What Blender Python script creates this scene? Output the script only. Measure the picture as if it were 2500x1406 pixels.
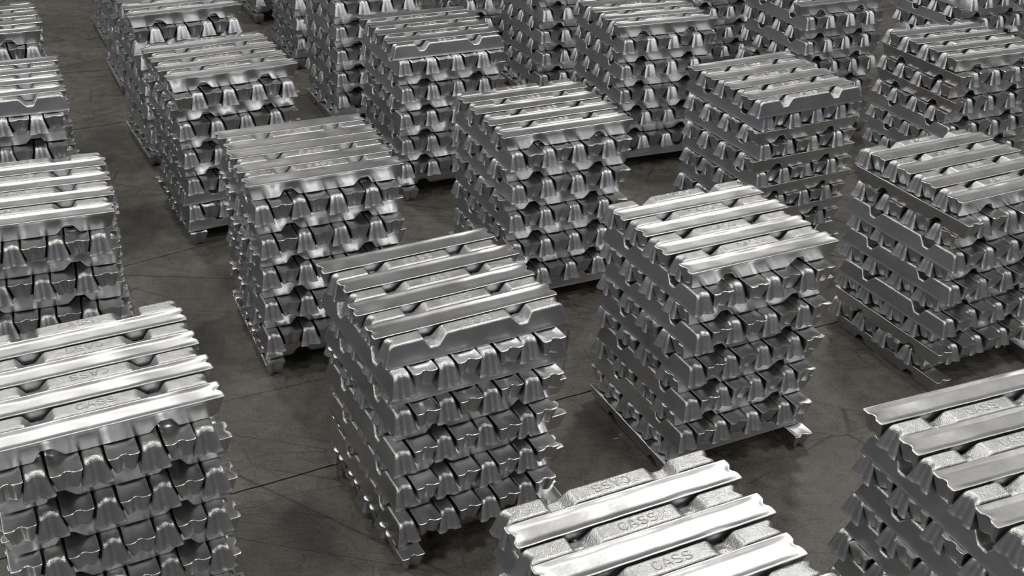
import bpy, math, random
import numpy as np
from mathutils import Vector, Matrix

scene = bpy.context.scene
for o in list(bpy.data.objects):
    bpy.data.objects.remove(o)
COL = scene.collection

# ------------------------------------------------------------------ camera
cam_d = bpy.data.cameras.new('camera')
cam = bpy.data.objects.new('camera', cam_d)
COL.objects.link(cam)
cam_d.sensor_width = 36.0
cam_d.lens = 2731.0 / 2500.0 * 36.0
cam_d.clip_end = 200
cam.matrix_world = (Matrix.Translation((0, 0, 3.0322)) @ Matrix.Rotation(math.radians(90 - 29.97), 4, 'X')
                    @ Matrix.Rotation(math.radians(1.924), 4, 'Z'))
scene.camera = cam

# ------------------------------------------------------------------ world and lights
w = bpy.data.worlds.new('hall_air')
scene.world = w
w.use_nodes = True
bg = w.node_tree.nodes['Background']
bg.inputs[0].default_value = (0.95, 0.97, 1.0, 1)
bg.inputs[1].default_value = 0.085

def lamp(loc, target, sx, sy, power, col=(1, 0.985, 0.96)):
    d = bpy.data.lights.new('hall_lamp', 'AREA')
    d.shape = 'RECTANGLE'
    d.size = sx
    d.size_y = sy
    d.energy = power
    d.color = col
    o = bpy.data.objects.new('hall_lamp', d)
    COL.objects.link(o)
    o.location = loc
    v = Vector(target) - Vector(loc)
    o.rotation_euler = v.to_track_quat('-Z', 'Y').to_euler()
    return o

# high-bay lamps of the hall: one strong row behind the stacks to the left, weaker rows all over
LAMP_Z = 8.4
for gx in (-11.4, -4.4, 2.6, 9.6):
    for gy, pw in ((-4.4, 170), (2.6, 165), (9.6, 170), (16.6, 38)):
        if gx == 2.6 and gy == 9.6:
            pw = 205                                   # the brightest one: casts the stepped shadows on the floor
        if gx == -4.4 and gy == 9.6:
            pw = 150
        lamp((gx, gy, LAMP_Z), (gx, gy, 0), 0.8, 0.8, pw)

scene.view_settings.view_transform = 'Standard'
scene.view_settings.look = 'None'
scene.view_settings.gamma = 1
scene.view_settings.use_curve_mapping = False
scene.view_settings.exposure = 0.0

# ------------------------------------------------------------------ dimensions
L = 0.72          # ingot length
WW = 0.0938       # width over the broad cast face
WN = 0.0600       # width of the narrow face
H = 0.0814        # ingot height
P = 0.0826       # pitch of neighbouring ingots in one layer
R25 = math.radians

# ------------------------------------------------------------------ materials
def nodes_of(m):
    m.use_nodes = True
    nt = m.node_tree
    return nt, nt.nodes, nt.links, nt.nodes['Principled BSDF']

def shifted_coords(nt, scale=(1, 1, 1)):
    tc = nt.nodes.new('ShaderNodeTexCoord')
    oi = nt.nodes.new('ShaderNodeObjectInfo')
    mul = nt.nodes.new('ShaderNodeMath'); mul.operation = 'MULTIPLY'
    mul.inputs[1].default_value = 37.0
    nt.links.new(oi.outputs['Random'], mul.inputs[0])
    add = nt.nodes.new('ShaderNodeVectorMath'); add.operation = 'ADD'
    nt.links.new(tc.outputs['Object'], add.inputs[0])
    nt.links.new(mul.outputs[0], add.inputs[1])
    mp = nt.nodes.new('ShaderNodeMapping')
    mp.inputs['Scale'].default_value = scale
    nt.links.new(add.outputs[0], mp.inputs[0])
    return mp.outputs[0]

def noise(nt, vec, scale, detail=3, rough=0.5):
    n = nt.nodes.new('ShaderNodeTexNoise')
    n.inputs['Scale'].default_value = scale
    n.inputs['Detail'].default_value = detail
    n.inputs['Roughness'].default_value = rough
    nt.links.new(vec, n.inputs['Vector'])
    return n.outputs['Fac']

def ramp(nt, fac, stops):
    r = nt.nodes.new('ShaderNodeValToRGB')
    el = r.color_ramp.elements
    while len(el) < len(stops):
        el.new(0.5)
    for e, (p, c) in zip(el, stops):
        e.position = p
        e.color = (c, c, c, 1) if not isinstance(c, tuple) else (*c, 1)
    nt.links.new(fac, r.inputs[0])
    return r.outputs[0]

def bump(nt, h, strength, dist, prev=None):
    b = nt.nodes.new('ShaderNodeBump')
    b.inputs['Strength'].default_value = strength
    b.inputs['Distance'].default_value = dist
    nt.links.new(h, b.inputs['Height'])
    if prev is not None:
        nt.links.new(prev, b.inputs['Normal'])
    return b.outputs[0]

def metal(name, base, rough_lo, rough_hi, bumps, tone=0.12, tone_scale=9):
    m = bpy.data.materials.new(name)
    nt, N, K, bs = nodes_of(m)
    vec = shifted_coords(nt)
    bs.inputs['Metallic'].default_value = 1.0
    f = noise(nt, vec, tone_scale, 5, 0.6)
    lo = tuple(c * (1 - tone) for c in base)
    K.new(ramp(nt, f, [(0.3, lo), (0.62, base)]), bs.inputs['Base Color'])
    g = noise(nt, vec, 9, 3, 0.5)
    K.new(ramp(nt, g, [(0.3, rough_lo), (0.7, rough_hi)]), bs.inputs['Roughness'])
    prev = None
    for sc, det, st, dist in bumps:
        prev = bump(nt, noise(nt, vec, sc, det), st, dist, prev)
    K.new(prev, bs.inputs['Normal'])
    return m

M_SIDE = metal('mould_side_aluminium', (0.60, 0.605, 0.63), 0.30, 0.37,
               [(12, 2, 0.5, 0.004), (500, 2, 0.35, 0.0003)], 0.10)
M_NARROW = metal('grainy_mould_face_aluminium', (0.80, 0.80, 0.79), 0.30, 0.38,
                 [(240, 3, 1.0, 0.0016), (40, 2, 0.6, 0.002)], 0.22, 30)
M_DISH = metal('open_cast_face_aluminium', (0.82, 0.82, 0.815), 0.31, 0.37,
               [(14, 2, 0.35, 0.002), (70, 4, 0.35, 0.0007), (320, 3, 0.35, 0.0003)], 0.14, 16)
M_END = metal('ingot_end_aluminium', (0.60, 0.605, 0.63), 0.38, 0.45,
              [(260, 3, 0.6, 0.0005), (60, 2, 0.4, 0.0015)], 0.12, 30)
MATS = [M_SIDE, M_NARROW, M_DISH, M_END]

def floor_material():
    m = bpy.data.materials.new('worn_concrete')
    nt, N, K, bs = nodes_of(m)
    tc = nt.nodes.new('ShaderNodeTexCoord')
    vec = tc.outputs['Object']
    def mix(a, b, fac, mode='MIX'):
        x = N.new('ShaderNodeMix'); x.data_type = 'RGBA'; x.blend_type = mode
        if isinstance(fac, float):
            x.inputs[0].default_value = fac
        else:
            K.new(fac, x.inputs[0])
        K.new(a, x.inputs[6])
        K.new(b, x.inputs[7]) if not isinstance(b, tuple) else setattr(x.inputs[7], 'default_value', (*b, 1))
        return x.outputs[2]
    f1 = noise(nt, vec, 1.6, 6, 0.62)
    base = ramp(nt, f1, [(0.30, (0.105, 0.098, 0.082)), (0.5, (0.165, 0.155, 0.132)), (0.72, (0.21, 0.20, 0.172))])
    f2 = noise(nt, vec, 14, 5, 0.65)
    base = mix(base, ramp(nt, f2, [(0.3, 0.55), (0.6, 1.0)]), 0.8, 'MULTIPLY')
    f3 = noise(nt, vec, 90, 3, 0.6)
    base = mix(base, ramp(nt, f3, [(0.35, 0.62), (0.6, 1.0)]), 0.8, 'MULTIPLY')
    # fine scratches and drag marks: thin contour lines of stretched noises in several directions
    for k, (ang, sc, wd, dk) in enumerate(((0.55, 2.2, 0.0040, 0.40), (-0.70, 1.7, 0.0035, 0.45), (1.30, 2.7, 0.0045, 0.50), (0.15, 7.1, 0.0070, 0.60), (-1.1, 9.7, 0.0080, 0.65), (0.9, 12.7, 0.0090, 0.62))):
        mp = N.new('ShaderNodeMapping')
        mp.inputs['Rotation'].default_value = (0, 0, ang)
        mp.inputs['Scale'].default_value = (0.35, 1, 1)
        mp.inputs['Location'].default_value = (k * 7.3, k * 3.1, 0)
        K.new(vec, mp.inputs[0])
        vo = N.new('ShaderNodeTexVoronoi'); vo.feature = 'DISTANCE_TO_EDGE'
        vo.inputs['Scale'].default_value = sc
        K.new(mp.outputs[0], vo.inputs['Vector'])
        ln = ramp(nt, vo.outputs['Distance'], [(wd * 0.4, dk), (wd * 1.6, 1.0)])
        gate = ramp(nt, noise(nt, mp.outputs[0], 1.6, 2), [(0.47, 0.0), (0.56, 1.0)])
        base = mix(base, ln, gate, 'MULTIPLY')
    # small dark oil spots
    v = N.new('ShaderNodeTexVoronoi'); v.inputs['Scale'].default_value = 3.3
    K.new(vec, v.inputs['Vector'])
    base = mix(base, ramp(nt, v.outputs['Distance'], [(0.02, 0.25), (0.045, 1.0)]), 0.8, 'MULTIPLY')
    K.new(base, bs.inputs['Base Color'])
    K.new(ramp(nt, f2, [(0.3, 0.45), (0.7, 0.62)]), bs.inputs['Roughness'])
    b = bump(nt, f3, 0.25, 0.001)
    K.new(bump(nt, f2, 0.3, 0.003, b), bs.inputs['Normal'])
    return m
M_FLOOR = floor_material()
M_GAP = bpy.data.materials.new('joint_filler')
nt_, N_, K_, bs_ = nodes_of(M_GAP)
gv = shifted_coords(nt_)
K_.new(ramp(nt_, noise(nt_, gv, 30, 3), [(0.3, (0.008, 0.008, 0.007)), (0.7, (0.02, 0.019, 0.017))]), bs_.inputs['Base Color'])
bs_.inputs['Roughness'].default_value = 0.9

# ------------------------------------------------------------------ floor: slabs with recessed, ragged joints
def mesh_obj(name, verts, faces, mats, parent=None, smooth=False):
    me = bpy.data.meshes.new(name)
    me.from_pydata([tuple(v) for v in verts], [], faces)
    for m in mats:
        me.materials.append(m)
    me.update()
    o = bpy.data.objects.new(name, me)
    COL.objects.link(o)
    if parent:
        o.parent = parent
    return o

X0, X1 = -9.0, 9.0
fl = mesh_obj('floor', [(X0, -4, -0.12), (X1, -4, -0.12), (X1, 26, -0.12), (X0, 26, -0.12),
                        (X0, -4, -0.014), (X1, -4, -0.014), (X1, 26, -0.014), (X0, 26, -0.014)],
              [(0, 3, 2, 1), (4, 5, 6, 7), (0, 1, 5, 4), (1, 2, 6, 5), (2, 3, 7, 6), (3, 0, 4, 7)], [M_GAP])
fl['kind'] = 'structure'
# joint lines (y at x = -16 and at x = 16), read off three dark joints in the aisle floor
joints = [(4.105, 0.537), (6.972, 0.758), (9.04, 0.576)]   # (y at x = 0, slope)
rj = random.Random(11)
def joint_pts(c, phase):
    pts = []
    n = 640
    off = 0.0
    for i in range(n + 1):
        x = X0 + (X1 - X0) * i / n
        off = 0.82 * off + rj.uniform(-0.0022, 0.0022)
        pts.append((x, c[0] + c[1] * x + 0.006 * math.sin(x * 2.1 + phase) + off))
    return pts
edges = [[(X0, -4.0), (X1, -4.0)]] + [joint_pts(c, i) for i, c in enumerate(joints)] + [[(X0, 26.0), (X1, 26.0)]]
gap = 0.0048
for i in range(len(edges) - 1):
    lo = [(x, y + (gap if i > 0 else 0)) for x, y in edges[i]]
    hi = [(x, y - (gap if i < len(edges) - 2 else 0)) for x, y in edges[i + 1]]
    ring = lo + hi[::-1]
    n = len(ring)
    vs = [(x, y, 0.0) for x, y in ring] + [(x, y, -0.0135) for x, y in ring]
    # top as one strip between the two ragged edges
    fs = []
    a, b = len(lo), len(hi)
    hi_idx = [n - 1 - k for k in range(b)]
    ia = ib = 0
    while ia < a - 1 or ib < b - 1:
        if ib >= b - 1 or (ia < a - 1 and lo[ia + 1][0] <= hi[ib + 1][0]):
            fs.append((ia, ia + 1, hi_idx[ib])); ia += 1
        else:
            fs.append((ia, hi_idx[ib + 1], hi_idx[ib])); ib += 1
    for k in range(n):
        k2 = (k + 1) % n
        fs.append((k, k + n, k2 + n, k2))
    mesh_obj('floor_slab', vs, fs, [M_FLOOR], fl)

# hall ceiling: profiled sheet far above the picture
cv, cf = [], []
nrib = 120
for i in range(nrib + 1):
    x = X0 + (X1 - X0) * i / nrib
    z = 9.3 + (0.06 if i % 4 in (1, 2) else 0.0)
    cv += [(x, -9, z), (x, 26, z)]
for i in range(nrib):
    cf.append((2 * i, 2 * i + 1, 2 * i + 3, 2 * i + 2))
M_CEIL = bpy.data.materials.new('painted_sheet')
nt_, N_, K_, bs_ = nodes_of(M_CEIL)
K_.new(ramp(nt_, noise(nt_, shifted_coords(nt_), 2, 3), [(0.3, 0.30), (0.7, 0.36)]), bs_.inputs['Base Color'])
ce = mesh_obj('ceiling', cv, cf, [M_CEIL])
ce['kind'] = 'structure'

# ------------------------------------------------------------------ ingot template
def smooth01(t):
    t = np.clip(t, 0, 1)
    return t * t * (3 - 2 * t)

def ingot_template(ax, ay, nz):
    """Box grid bent into the ingot: broad dished face at z=0, narrow notched face at z=H."""
    a = np.array(sorted(set([-v for v in ax] + list(ax))))
    b = np.array(sorted(set([-v for v in ay] + list(ay))))
    t = np.array(nz)
    na, nb, nt = len(a), len(b), len(t)
    idx = {}
    pts = []
    faces = []
    mats = []
    def vid(i, j, k):
        key = (i, j, k)
        if key not in idx:
            idx[key] = len(pts)
            pts.append(key)
        return idx[key]
    for i in range(na - 1):
        for j in range(nb - 1):
            faces.append((vid(i, j, 0), vid(i, j + 1, 0), vid(i + 1, j + 1, 0), vid(i + 1, j, 0))); mats.append(2)
            k = nt - 1
            faces.append((vid(i, j, k), vid(i + 1, j, k), vid(i + 1, j + 1, k), vid(i, j + 1, k))); mats.append(1)
    for i in range(na - 1):
        for k in range(nt - 1):
            faces.append((vid(i, 0, k), vid(i + 1, 0, k), vid(i + 1, 0, k + 1), vid(i, 0, k + 1))); mats.append(0)
            j = nb - 1
            faces.append((vid(i, j, k), vid(i, j, k + 1), vid(i + 1, j, k + 1), vid(i + 1, j, k))); mats.append(0)
    for j in range(nb - 1):
        for k in range(nt - 1):
            faces.append((vid(0, j, k), vid(0, j, k + 1), vid(0, j + 1, k + 1), vid(0, j + 1, k))); mats.append(3)
            i = na - 1
            faces.append((vid(i, j, k), vid(i, j + 1, k), vid(i, j + 1, k + 1), vid(i, j, k + 1))); mats.append(3)
    I = np.array(pts)
    A, B, T = a[I[:, 0]], b[I[:, 1]], t[I[:, 2]]
    x0 = A * L / 2
    # narrow-face profile: two rounded notches with a small rib on each flank
    dn = np.abs(np.abs(x0) - 0.180)
    notch = 0.037 * (1 - smooth01((dn - 0.014) / 0.038))
    rib = 0.0022 * np.exp(-((dn - 0.027) / 0.0055) ** 2)
    top = H - notch + rib
    ab, aa = np.abs(B), np.abs(A)
    # rounded long edges and end edges of the narrow face
    ry = np.clip((ab - 0.76) / 0.24, 0, 1)
    top = top - 0.0075 * (1 - np.sqrt(np.clip(1 - ry ** 2, 0, 1)))
    rx = np.clip((aa - 0.955) / 0.045, 0, 1)
    top = top - 0.0135 * (1 - np.sqrt(np.clip(1 - rx ** 2, 0, 1)))
    # dish of the broad face
    y0 = B * WW / 2
    qy = np.clip((WW / 2 - np.abs(y0) - 0.0045) / 0.021, 0, 1)
    qx = np.clip((L / 2 - np.abs(x0) - 0.007) / 0.075, 0, 1)
    dish = 0.0046 * np.sin(qy * math.pi / 2) ** 1.3 * (1 - (1 - qx) ** 2.2)
    lip = 0.0016 * np.clip((ab - 0.955) / 0.045, 0, 1) ** 2 + 0.0016 * np.clip((aa - 0.994) / 0.006, 0, 1) ** 2
    bot = dish + lip
    z = bot + (top - bot) * T
    s = np.clip(z / H, 0, 1)
    half_w = (WW / 2) + (WN / 2 - WW / 2) * s
    # a thin flange where the mould met the open face
    half_w = half_w - 0.0014 * smooth01((z - 0.003) / 0.004) * 1.0
    half_l = L / 2 - 0.024 * s - 0.0012 * smooth01((z - 0.003) / 0.004)
    y = B * half_w
    # end faces: a tall round flute in the middle, rounded corners
    flute = 0.0125 * np.exp(-(np.abs(y) / 0.0135) ** 2.6)
    corner = 0.0045 * np.clip((ab - 0.72) / 0.28, 0, 1) ** 2.4
    pull = smooth01((aa - 0.90) / 0.10)
    x = np.sign(A) * (aa * half_l - (flute + corner) * pull)
    V = np.stack([x, y, z], 1)
    return V, faces, mats

HI_X = [0, .06, .13, .20, .27, .33, .356, .375, .395, .415, .43, .445, .46, .48, .5, .52, .54, .555, .57, .585, .605, .625, .644, .67, .72, .78, .84, .90, .93, .955, .972, .985, .994, 1.0]
HI_Y = [0, .09, .18, .27, .36, .46, .56, .66, .74, .80, .86, .91, .955, .985, 1.0]
HI_Z = [0, .03, .08, .2, .4, .6, .8, .92, 1.0]
LO_X = [0, .18, .33, .37, .41, .455, .5, .545, .59, .63, .67, .8, .93, .98, 1.0]
LO_Y = [0, .16, .32, .52, .78, .93, 1.0]
LO_Z = [0, .06, .55, 1.0]
V_HI, F_HI, S_HI = ingot_template(HI_X, HI_Y, HI_Z)
V_LO, F_LO, S_LO = ingot_template(LO_X, LO_Y, LO_Z)
V_MI, F_MI, S_MI = ingot_template([0, .32, .39, .45, .5, .55, .61, .68, .95, 1.0], [0, .25, .55, .85, 1.0], [0, .1, 1.0])

def finish(me, slots):
    me.polygons.foreach_set('material_index', np.array(slots, dtype=np.int32))
    me.polygons.foreach_set('use_smooth', np.ones(len(me.polygons), dtype=bool))
    me.update()
    me.set_sharp_from_angle(angle=math.radians(50))

def warped(seed):
    """Slight casting irregularity of its own for each ingot mesh variant."""
    r = np.random.RandomState(seed)
    V = V_HI.copy()
    x, y, z = V[:, 0], V[:, 1], V[:, 2]
    low = np.clip(1 - z / 0.02, 0, 1)
    for _ in range(5):
        k, ph, am = r.uniform(8, 40), r.uniform(0, 6.3), r.uniform(0.0002, 0.0006)
        inner = np.clip((WW / 2 - np.abs(y) - 0.006) / 0.01, 0, 1) * np.clip((L / 2 - np.abs(x) - 0.02) / 0.06, 0, 1)
        V[:, 2] += low * inner * am * np.sin(k * x + ph + r.uniform(-40, 40) * y)
    for _ in range(4):
        k, ph, am = r.uniform(15, 90), r.uniform(0, 6.3), r.uniform(0.0001, 0.00035)
        V[:, 1] += low * am * np.sin(k * x + ph)
    return V

MESHES = []
for s in range(5):
    me = bpy.data.meshes.new('ingot_body')
    me.from_pydata(warped(s).tolist(), [], F_HI)
    for m in MATS:
        me.materials.append(m)
    finish(me, S_HI)
    MESHES.append(me)

# raised letters C A S S as flat ridges with sloping flanks
def lettering_mesh():
    hgt, wid, gp = 0.031, 0.0235, 0.0075
    def arc(cx, cy, rx, ry, a0, a1, n=9):
        return [(cx + rx * math.cos(math.radians(a0 + (a1 - a0) * i / n)), cy + ry * math.sin(math.radians(a0 + (a1 - a0) * i / n))) for i in range(n + 1)]
    Cs = [arc(0.5, 0.5, 0.46, 0.46, 42, 318, 14)]
    As = [[(0.0, 0.04), (0.46, 0.96), (0.54, 0.96), (1.0, 0.04)], [(0.2, 0.33), (0.8, 0.33)]]
    Ss = [arc(0.5, 0.73, 0.40, 0.23, 20, 270, 10) + arc(0.5, 0.27, 0.42, 0.23, 90, -160, 10)[1:]]
    sec = [(-0.0036, -0.0004), (-0.0027, 0.0022), (0.0, 0.0014), (0.0027, 0.0022), (0.0036, -0.0004)]
    vs, fs = [], []
    total = 4 * wid + 3 * gp
    for li, strokes in enumerate([Cs, As, Ss, Ss]):
        ox = -total / 2 + li * (wid + gp)
        for st in strokes:
            pts = [(ox + px * wid, (py - 0.5) * hgt) for px, py in st]
            b0 = len(vs)
            for i, q in enumerate(pts):
                q0, q1 = pts[max(i - 1, 0)], pts[min(i + 1, len(pts) - 1)]
                tx, ty = q1[0] - q0[0], q1[1] - q0[1]
                ln = math.hypot(tx, ty); tx /= ln; ty /= ln
                for so, sz in sec:
                    vs.append((q[0] - ty * so, q[1] + tx * so, H - 0.0003 + sz))
            ns = len(sec)
            for i in range(len(pts) - 1):
                for j in range(ns - 1):
                    p0 = b0 + i * ns + j
                    fs.append((p0, p0 + ns, p0 + ns + 1, p0 + 1))
            fs.append(tuple(b0 + j for j in range(ns)))
            e0 = b0 + (len(pts) - 1) * ns
            fs.append(tuple(e0 + ns - 1 - j for j in range(ns)))
    me = bpy.data.meshes.new('raised_lettering')
    me.from_pydata(vs, [], fs)
    me.materials.append(M_NARROW)
    me.update()
    return me
ME_TEXT = lettering_mesh()

# ------------------------------------------------------------------ the stacks
# name: (top x, top y, yaw deg, shift of the cross layers, shift of the feet, {top ingot: (along, across)}, long layers front up-face from level 12 to 2,
#        cross layers left up-face from level 11 to 3, indices of top ingots whose lettering is turned round)
# up-face letters: W broad cast face up, N narrow mould face up
ST = {
 'C':(-0.263,3.576,28.96,(-0.029,-0.045),(0.021,-0.034),{0:(-0.007,0.003),2:(0.017,0.003),4:(-0.008,-0.003),6:(-0.007,-0.003),}, 'NNWWWW', 'NNNNN', ()),
 'D':(0.843,4.163,26.81,(-0.019,-0.037),(-0.017,-0.066),{1:(-0.001,-0.003),3:(0.007,0.003),5:(-0.004,0.003),7:(0.003,0.001),}, 'WWWWWN', 'NNNNN', (3,)),
 'S6':(2.109,4.885,27.55,(-0.031,-0.044),(0.025,-0.065),{1:(0.009,0.003),3:(0.008,-0.001),5:(0.001,0.003),7:(-0.006,0.003),}, 'WWWWWW', 'WNNNW', ()),
 'S8':(-0.971,4.793,25.50,(-0.008,-0.035),(0.008,0.003),{0:(0.001,-0.003),7:(-0.001,0.003),}, 'WWWWWW', 'NNNNN', ()),
 'S9':(0.115,5.441,25.73,(-0.008,-0.035),(-0.008,-0.035),{1:(0.002,-0.001),3:(-0.001,0.003),5:(0.002,0.002),7:(-0.002,-0.003),}, 'WWWWWN', 'NNNNN', ()),
 'S10':(1.426,6.020,28.04,(0.012,0.019),(0.012,0.019),{0:(-0.008,-0.003),6:(-0.006,-0.003),}, 'NWWWWN', 'NNNNN', ()),
 'S2':(0.427,2.210,26.70,(-0.008,-0.035),(-0.008,-0.035),{1:(0.004,-0.003),3:(0.003,0.003),5:(-0.021,0.003),}, 'WWWWWW', 'NNNNN', (0,)),
 'S3':(1.574,2.708,23.14,(-0.008,-0.035),(-0.008,-0.035),{0:(-0.001,-0.001),2:(0.006,0.003),4:(-0.006,0.000),6:(0.001,-0.002),}, 'NWWWWW', 'NNNNN', ()),
 'S13':(-1.703,6.084,29.64,(-0.008,-0.035),(0.017,-0.012),{7:(-0.000,0.003),}, 'WWWWNN', 'WNNNN', (6,)),
 'S14':(-0.556,6.751,25.60,(-0.008,-0.035),(0.038,-0.033),{0:(-0.006,-0.003),6:(-0.003,0.002),}, 'NWWWWW', 'NNNNN', (7,)),
 'S7':(-2.079,4.247,22.14,(-0.008,-0.035),(-0.008,-0.035),{1:(-0.004,-0.003),3:(0.002,-0.003),5:(0.006,0.003),7:(-0.004,0.003),}, 'WWWWWW', 'WNNNN', (6,)),
 'S1':(-1.352,2.953,28.40,(-0.008,-0.035),(-0.008,-0.035),{1:(-0.001,0.003),3:(-0.000,-0.003),5:(0.005,0.001),7:(-0.003,-0.003),}, 'WWWWWW', 'WWWWW', (2, 4)),
 'S11':(2.750,6.851,24.40,(-0.008,-0.035),(-0.008,-0.035),{3:(0.006,0.003),5:(0.015,0.003),7:(0.003,-0.003),}, 'WWWWWW', 'WWNNW', (4,)),
 'S12':(-2.748,5.514,24.00,(-0.008,-0.035),(-0.008,-0.035),{2:(-0.006,-0.003),4:(0.001,-0.003),6:(0.002,-0.003),}, 'NWWWWW', 'NNNNN', ()),
 'S17':(-3.271,6.553,25.00,(-0.008,-0.035),(-0.008,-0.035),{5:(0.010,0.003),7:(-0.009,-0.003),}, 'WWWWWW', 'WNWNN', ()),
 'S15':(0.809,7.291,22.57,(-0.008,-0.035),(-0.008,-0.035),{1:(-0.014,-0.003),5:(-0.005,-0.003),7:(-0.000,-0.003),}, 'WWWWWN', 'NNNNN', ()),
 'S16':(2.072,7.926,26.00,(-0.008,-0.035),(-0.008,-0.035),{7:(-0.030,-0.003),}, 'WWWWWW', 'NNWNN', ()),
 'S19':(-1.126,7.905,27.00,(-0.008,-0.035),(-0.008,-0.035),{}, 'WWWWWN', 'NNNNN', ()),
 'S24':(-1.646,9.155,27.00,(-0.008,-0.035),(-0.008,-0.035),{}, 'WWWWWN', 'NNNNN', ()),
 'S25':(-2.230,10.331,27.00,(-0.008,-0.035),(-0.008,-0.035),{}, 'WWWWWW', 'NNNNN', ()),
 'S20':(0.285,8.498,27.00,(-0.008,-0.035),(-0.008,-0.035),{}, 'WWWWWW', 'NNNNN', ()),
 'S18':(-2.253,7.181,30.00,(-0.008,-0.035),(-0.008,-0.035),{7:(-0.010,0.003),}, 'WNWWWW', 'WNNNN', (6,)),
 'S22':(-2.825,8.455,27.00,(-0.008,-0.035),(-0.008,-0.035),{}, 'WWWWWW', 'NNNNN', ()),
 'S23':(-3.322,9.557,27.00,(-0.008,-0.035),(-0.008,-0.035),{}, 'WWWWWW', 'NNNNN', ()),
 'S21':(1.467,9.184,27.00,(-0.008,-0.035),(-0.008,-0.035),{}, 'WWWWWW', 'NNNNN', ()),
 'S27':(3.371,8.570,27.00,(-0.008,-0.035),(-0.008,-0.035),{}, 'WWWWWW', 'NNNNN', ()),
 'S26':(-0.339,9.841,27.00,(-0.008,-0.035),(-0.008,-0.035),{}, 'WWWWWW', 'NNNNN', ()),
}
TOP_PATTERN = {'S8': 'WNWWNWNW'}
ORD = ['first', 'second', 'third', 'fourth', 'fifth', 'sixth', 'seventh', 'eighth']
OTHER = {'W': 'N', 'N': 'W'}

def all_ingots():
    """(stack, level, index, x, y, z, yaw, up) for every ingot of every stack."""
    out = []
    for sn, (tx, ty, yaw, esh, fsh, over, longs, cross, turned) in ST.items():
        rnd = random.Random('ingots' + sn)
        th = math.radians(yaw)
        c, s = math.cos(th), math.sin(th)
        for lev in range(12, 0, -1):
            is_long = lev % 2 == 0
            sx, sy = (0, 0) if is_long else (fsh if lev == 1 else esh)
            if lev < 12 and lev > 1:
                sx += rnd.uniform(-0.007, 0.007); sy += rnd.uniform(-0.007, 0.007)
            cx, cy = tx + c * sx - s * sy, ty + s * sx + c * sy
            if lev == 1:
                items = [(0, -L / 2 + WW / 2, 'W'), (7, L / 2 - WW / 2, 'W')]
            else:
                if is_long:
                    front = longs[(12 - lev) // 2]
                    pat = [front if (7 - i) % 2 == 0 else OTHER[front] for i in range(8)]
                    if lev == 12 and sn in TOP_PATTERN:
                        pat = list(TOP_PATTERN[sn])
                    pos = [(3.5 - i) * P for i in range(8)]
                    if lev == 12 and sn in TOP_PATTERN:
                        # two broad faces side by side need more room than the even pitch
                        wd = [0.0] + [(0.0975 if pat[i] == pat[i - 1] == 'W' else 0.0795) for i in range(1, 8)]
                        acc = np.cumsum(wd); acc = acc - acc.mean()
                        pos = [-v for v in acc]
                else:
                    left = cross[(11 - lev) // 2]
                    pat = [left if i % 2 == 0 else OTHER[left] for i in range(8)]
                    pos = [(i - 3.5) * P for i in range(8)]
                items = [(i, pos[i], pat[i]) for i in range(8)]
            for i, q, up in items:
                along = rnd.gauss(0, 0.007)
                along = max(-0.014, min(0.014, along))
                across = rnd.uniform(-0.0012, 0.0012)
                dyaw = rnd.uniform(-0.15, 0.15)
                if lev == 12 and i in over:
                    along, across = over[i]; across *= 0.6; dyaw *= 0.4
                if lev == 1:
                    along *= 0.4; across = 0
                if is_long:
                    lx, ly, yy = along, q + across, th
                else:
                    lx, ly, yy = q + across, along, th + math.pi / 2
                half = rnd.random() < 0.5
                if lev == 12:
                    half = i in turned
                if half:
                    yy += math.pi
                out.append((sn, lev, i, cx + c * lx - s * ly, cy + s * lx + c * ly, (lev - 1) * (H + 0.0005), yy + math.radians(dyaw), up))
    return out

INGOTS = all_ingots()
# the 300 ingots that show largest (stack -> layer:indices); they are built one by one, the rest as one mesh
KEEP_CODE = {
 'S1': '12:01234567 11:01234567 10:7 9:01234567 8:7 7:01234567 6:7 5:4567',
 'S2': '12:012345',
 'C': '12:01234567 11:01234567 10:7 9:01234567 8:7 7:01234567 6:7 5:01234567 3:01234567 1:0',
 'S3': '12:01234567 11:0 10:0245 9:0 8:0 7:0 6:0',
 'D': '12:01234567 11:0136 10:7 9:0136 8:7 7:0127 6:7 5:01 4:7 3:0126 2:7 1:07',
 'S8': '12:01234567 11:0126 10:7 9:01 8:7 7:0 6:7 5:02 3:0',
 'S7': '12:01234567 11:34567 10:7 9:34567 8:7 7:35',
 'S9': '12:01234567 11:0 10:7 9:0 8:7 7:0 6:7 5:0 4:7 2:7',
 'S6': '12:01234567 11:0 10:7 9:0 8:7 7:0 5:0 3:0 1:0',
 'S13': '12:1357 11:0 10:7 9:0 7:0 5:0 4:7 3:0',
 'S10': '12:01234567 11:0 10:7 9:0 8:7 7:0 6:7 4:7',
 'S14': '12:02467 11:0 10:7 9:0 8:7 7:0 5:0 4:7',
 'S18': '12:57',
 'S15': '12:357 11:0 10:7 9:0 8:7 7:0 6:7',
 'S12': '12:467 10:7',
 'S11': '12:1357 11:0 10:7 9:0 8:7 7:0 5:0',
 'S16': '12:7 11:0 10:7 9:0 8:7',
 'S27': '10:7 9:0',
 'S17': '12:7',
 'S20': '7:0 5:0 3:0',
 'S19': '9:0 7:0 5:0',
}
KEEP = set()
for sn, txt in KEEP_CODE.items():
    for part in txt.split():
        lv, ids = part.split(':')
        for ch in ids:
            KEEP.add((sn, int(lv), int(ch)))

def ingot_matrix(g):
    sn, lev, i, x, y, z, yaw, up = g
    m = Matrix.Translation((x, y, z + (H if up == 'W' else 0))) @ Matrix.Rotation(yaw, 4, 'Z')
    if up == 'W':
        m = m @ Matrix.Rotation(math.pi, 4, 'X')
    return m

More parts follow.
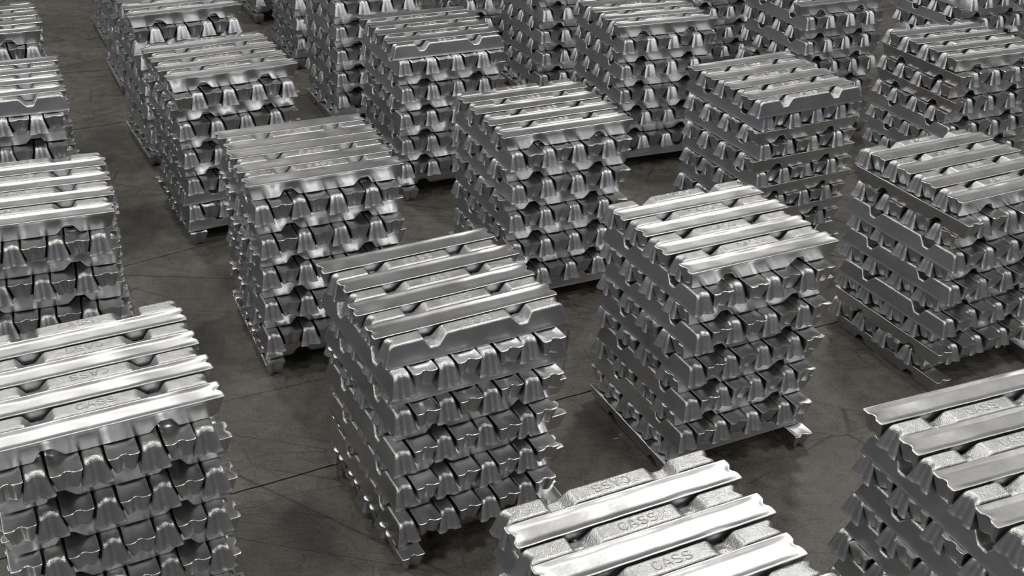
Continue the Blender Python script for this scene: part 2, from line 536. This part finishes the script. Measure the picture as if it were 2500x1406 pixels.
STACK_WORDS = {
 'C':  'nearest full stack left of centre',
 'D':  'nearest full stack right of centre',
 'S6': 'tall stack at right edge',
 'S8': 'stack behind left of centre',
 'S9': 'stack in the very middle',
 'S10':'stack right of the middle one',
 'S2': 'cut-off stack at bottom centre',
 'S3': 'cut-off stack at bottom right',
 'S1': 'cut-off stack at bottom left',
 'S7': 'stack at left edge, mid height',
 'S11':'stack at upper right edge',
 'S12':'upper stack at left edge',
 'S13':'stack between aisle and upper centre stack',
 'S14':'stack at upper centre',
 'S15':'stack at top, right of centre',
 'S16':'small stack at top right',
 'S17':'stack in top left corner',
 'S18':'stack at top beside the aisle',
 'S19':'partly hidden stack at top, left of centre',
 'S20':'partly hidden stack at top centre',
 'S27':'stack in top right corner',
}
LAYER = {12: 'top layer', 11: 'second layer down', 10: 'third layer down', 9: 'fourth layer down', 8: 'fifth layer down', 7: 'sixth layer down',
         6: 'seventh layer down', 5: 'eighth layer down', 4: 'ninth layer down', 3: 'tenth layer down', 2: 'eleventh layer down', 1: 'foot layer'}

def label_for(g):
    sn, lev, i, x, y, z, yaw, up = g
    side = 'broad-side-up' if up == 'W' else 'narrow-side-up'
    if lev == 1:
        where = 'left' if i == 0 else 'right'
        return 'silver foot ingot on the floor under %s side of %s' % (where, STACK_WORDS[sn])
    if lev % 2 == 0:
        where = '%s from front' % ORD[7 - i] if i != 7 else 'frontmost'
        if i == 0: where = 'rearmost'
    else:
        where = '%s from left' % ORD[i] if i != 0 else 'leftmost'
        if i == 7: where = 'rightmost'
    return '%s ingot %s, %s, %s' % (side, where, LAYER[lev], STACK_WORDS[sn])

single, rest = [], []
for g in INGOTS:
    (single if g[:3] in KEEP else rest).append(g)

rv = random.Random(5)
for g in single:
    o = bpy.data.objects.new('aluminium_ingot', MESHES[rv.randrange(len(MESHES))])
    o.matrix_world = ingot_matrix(g)
    COL.objects.link(o)
    o['label'] = label_for(g)
    o['category'] = 'ingot'
    o['group'] = 'aluminium ingots in the ' + STACK_WORDS[g[0]].replace(',', '')
    if g[1] == 12 and g[7] == 'N':
        t = bpy.data.objects.new('raised_lettering', ME_TEXT)
        COL.objects.link(t)
        t.parent = o

# everything farther away or deeper in the piles, as one joined mesh
Vt = []
tv = np.array(ME_TEXT.vertices and [v.co[:] for v in ME_TEXT.vertices])
txt_polys = [tuple(p.vertices) for p in ME_TEXT.polygons]
FL_ = {False: (V_LO, np.array(F_LO), np.array(S_LO)), True: (V_MI, np.array(F_MI), np.array(S_MI))}
slots = []
loops = []
starts = []
counts = []
base = 0
for g in rest:
    M = np.array(ingot_matrix(g))
    TV, TF, TS = FL_[ST[g[0]][1] > 7.0]
    Vt.append(TV @ M[:3, :3].T + M[:3, 3])
    loops.append((TF + base).ravel())
    counts.append(np.full(len(TF), 4))
    slots.append(TS)
    base += len(TV)
    if g[1] == 12 and g[7] == 'N':
        Vt.append(tv @ M[:3, :3].T + M[:3, 3])
        loops.append(np.array([v + base for p in txt_polys for v in p]))
        counts.append(np.array([len(p) for p in txt_polys]))
        slots.append(np.full(len(txt_polys), 1))
        base += len(tv)
if rest:
    V = np.concatenate(Vt); LP = np.concatenate(loops); CN = np.concatenate(counts); SM = np.concatenate(slots)
    me = bpy.data.meshes.new('stacked_ingots')
    me.vertices.add(len(V)); me.vertices.foreach_set('co', V.astype(np.float32).ravel())
    me.loops.add(len(LP)); me.loops.foreach_set('vertex_index', LP.astype(np.int32))
    me.polygons.add(len(CN))
    st_ = np.concatenate([[0], np.cumsum(CN)[:-1]])
    me.polygons.foreach_set('loop_start', st_.astype(np.int32))
    for m in MATS:
        me.materials.append(m)
    me.update(calc_edges=True)
    finish(me, SM)
    o = bpy.data.objects.new('stacked_ingots', me)
    COL.objects.link(o)
    o['kind'] = 'stuff'
    o['label'] = 'remaining silver ingots packed crosswise behind and below the nearest ones'
    o['category'] = 'ingots'
    print('stuff tris', sum(CN - 2), 'ingots', len(rest))

# a few thin splinters of aluminium lying on the concrete
rs = random.Random(3)
for fx, fy, ln, an, words in ((0.482, 3.957, 0.030, 0.5, 'thin silver splinter on the floor left of the nearest full stack right of centre'),
                              (0.505, 3.985, 0.018, -0.3, 'tiny silver chip on the floor beside a longer thin splinter')):
    vs, fs = [], []
    n = 6
    for i in range(n + 1):
        t = i / n
        wdt = 0.0022 * math.sin(math.pi * min(max(t, 0.06), 0.94)) + 0.0003
        cxp, cyp = (t - 0.5) * ln, 0.004 * math.sin(t * 4.0)
        hz = 0.0008 + 0.0012 * math.sin(t * 3.1)
        vs += [(cxp, cyp - wdt, 0.0), (cxp, cyp - wdt * 0.4, hz), (cxp, cyp + wdt * 0.4, hz), (cxp, cyp + wdt, 0.0)]
    for i in range(n):
        for j in range(4):
            a0, a1 = i * 4 + j, i * 4 + (j + 1) % 4
            fs.append((a0, a0 + 4, a1 + 4, a1))
    fs += [(0, 1, 2, 3), (n * 4 + 3, n * 4 + 2, n * 4 + 1, n * 4)]
    o = mesh_obj('metal_splinter', vs, fs, [M_DISH])
    o.location = (fx, fy, 0.0)
    o.rotation_euler = (0, 0, an)
    o['label'] = words
    o['category'] = 'metal scrap'
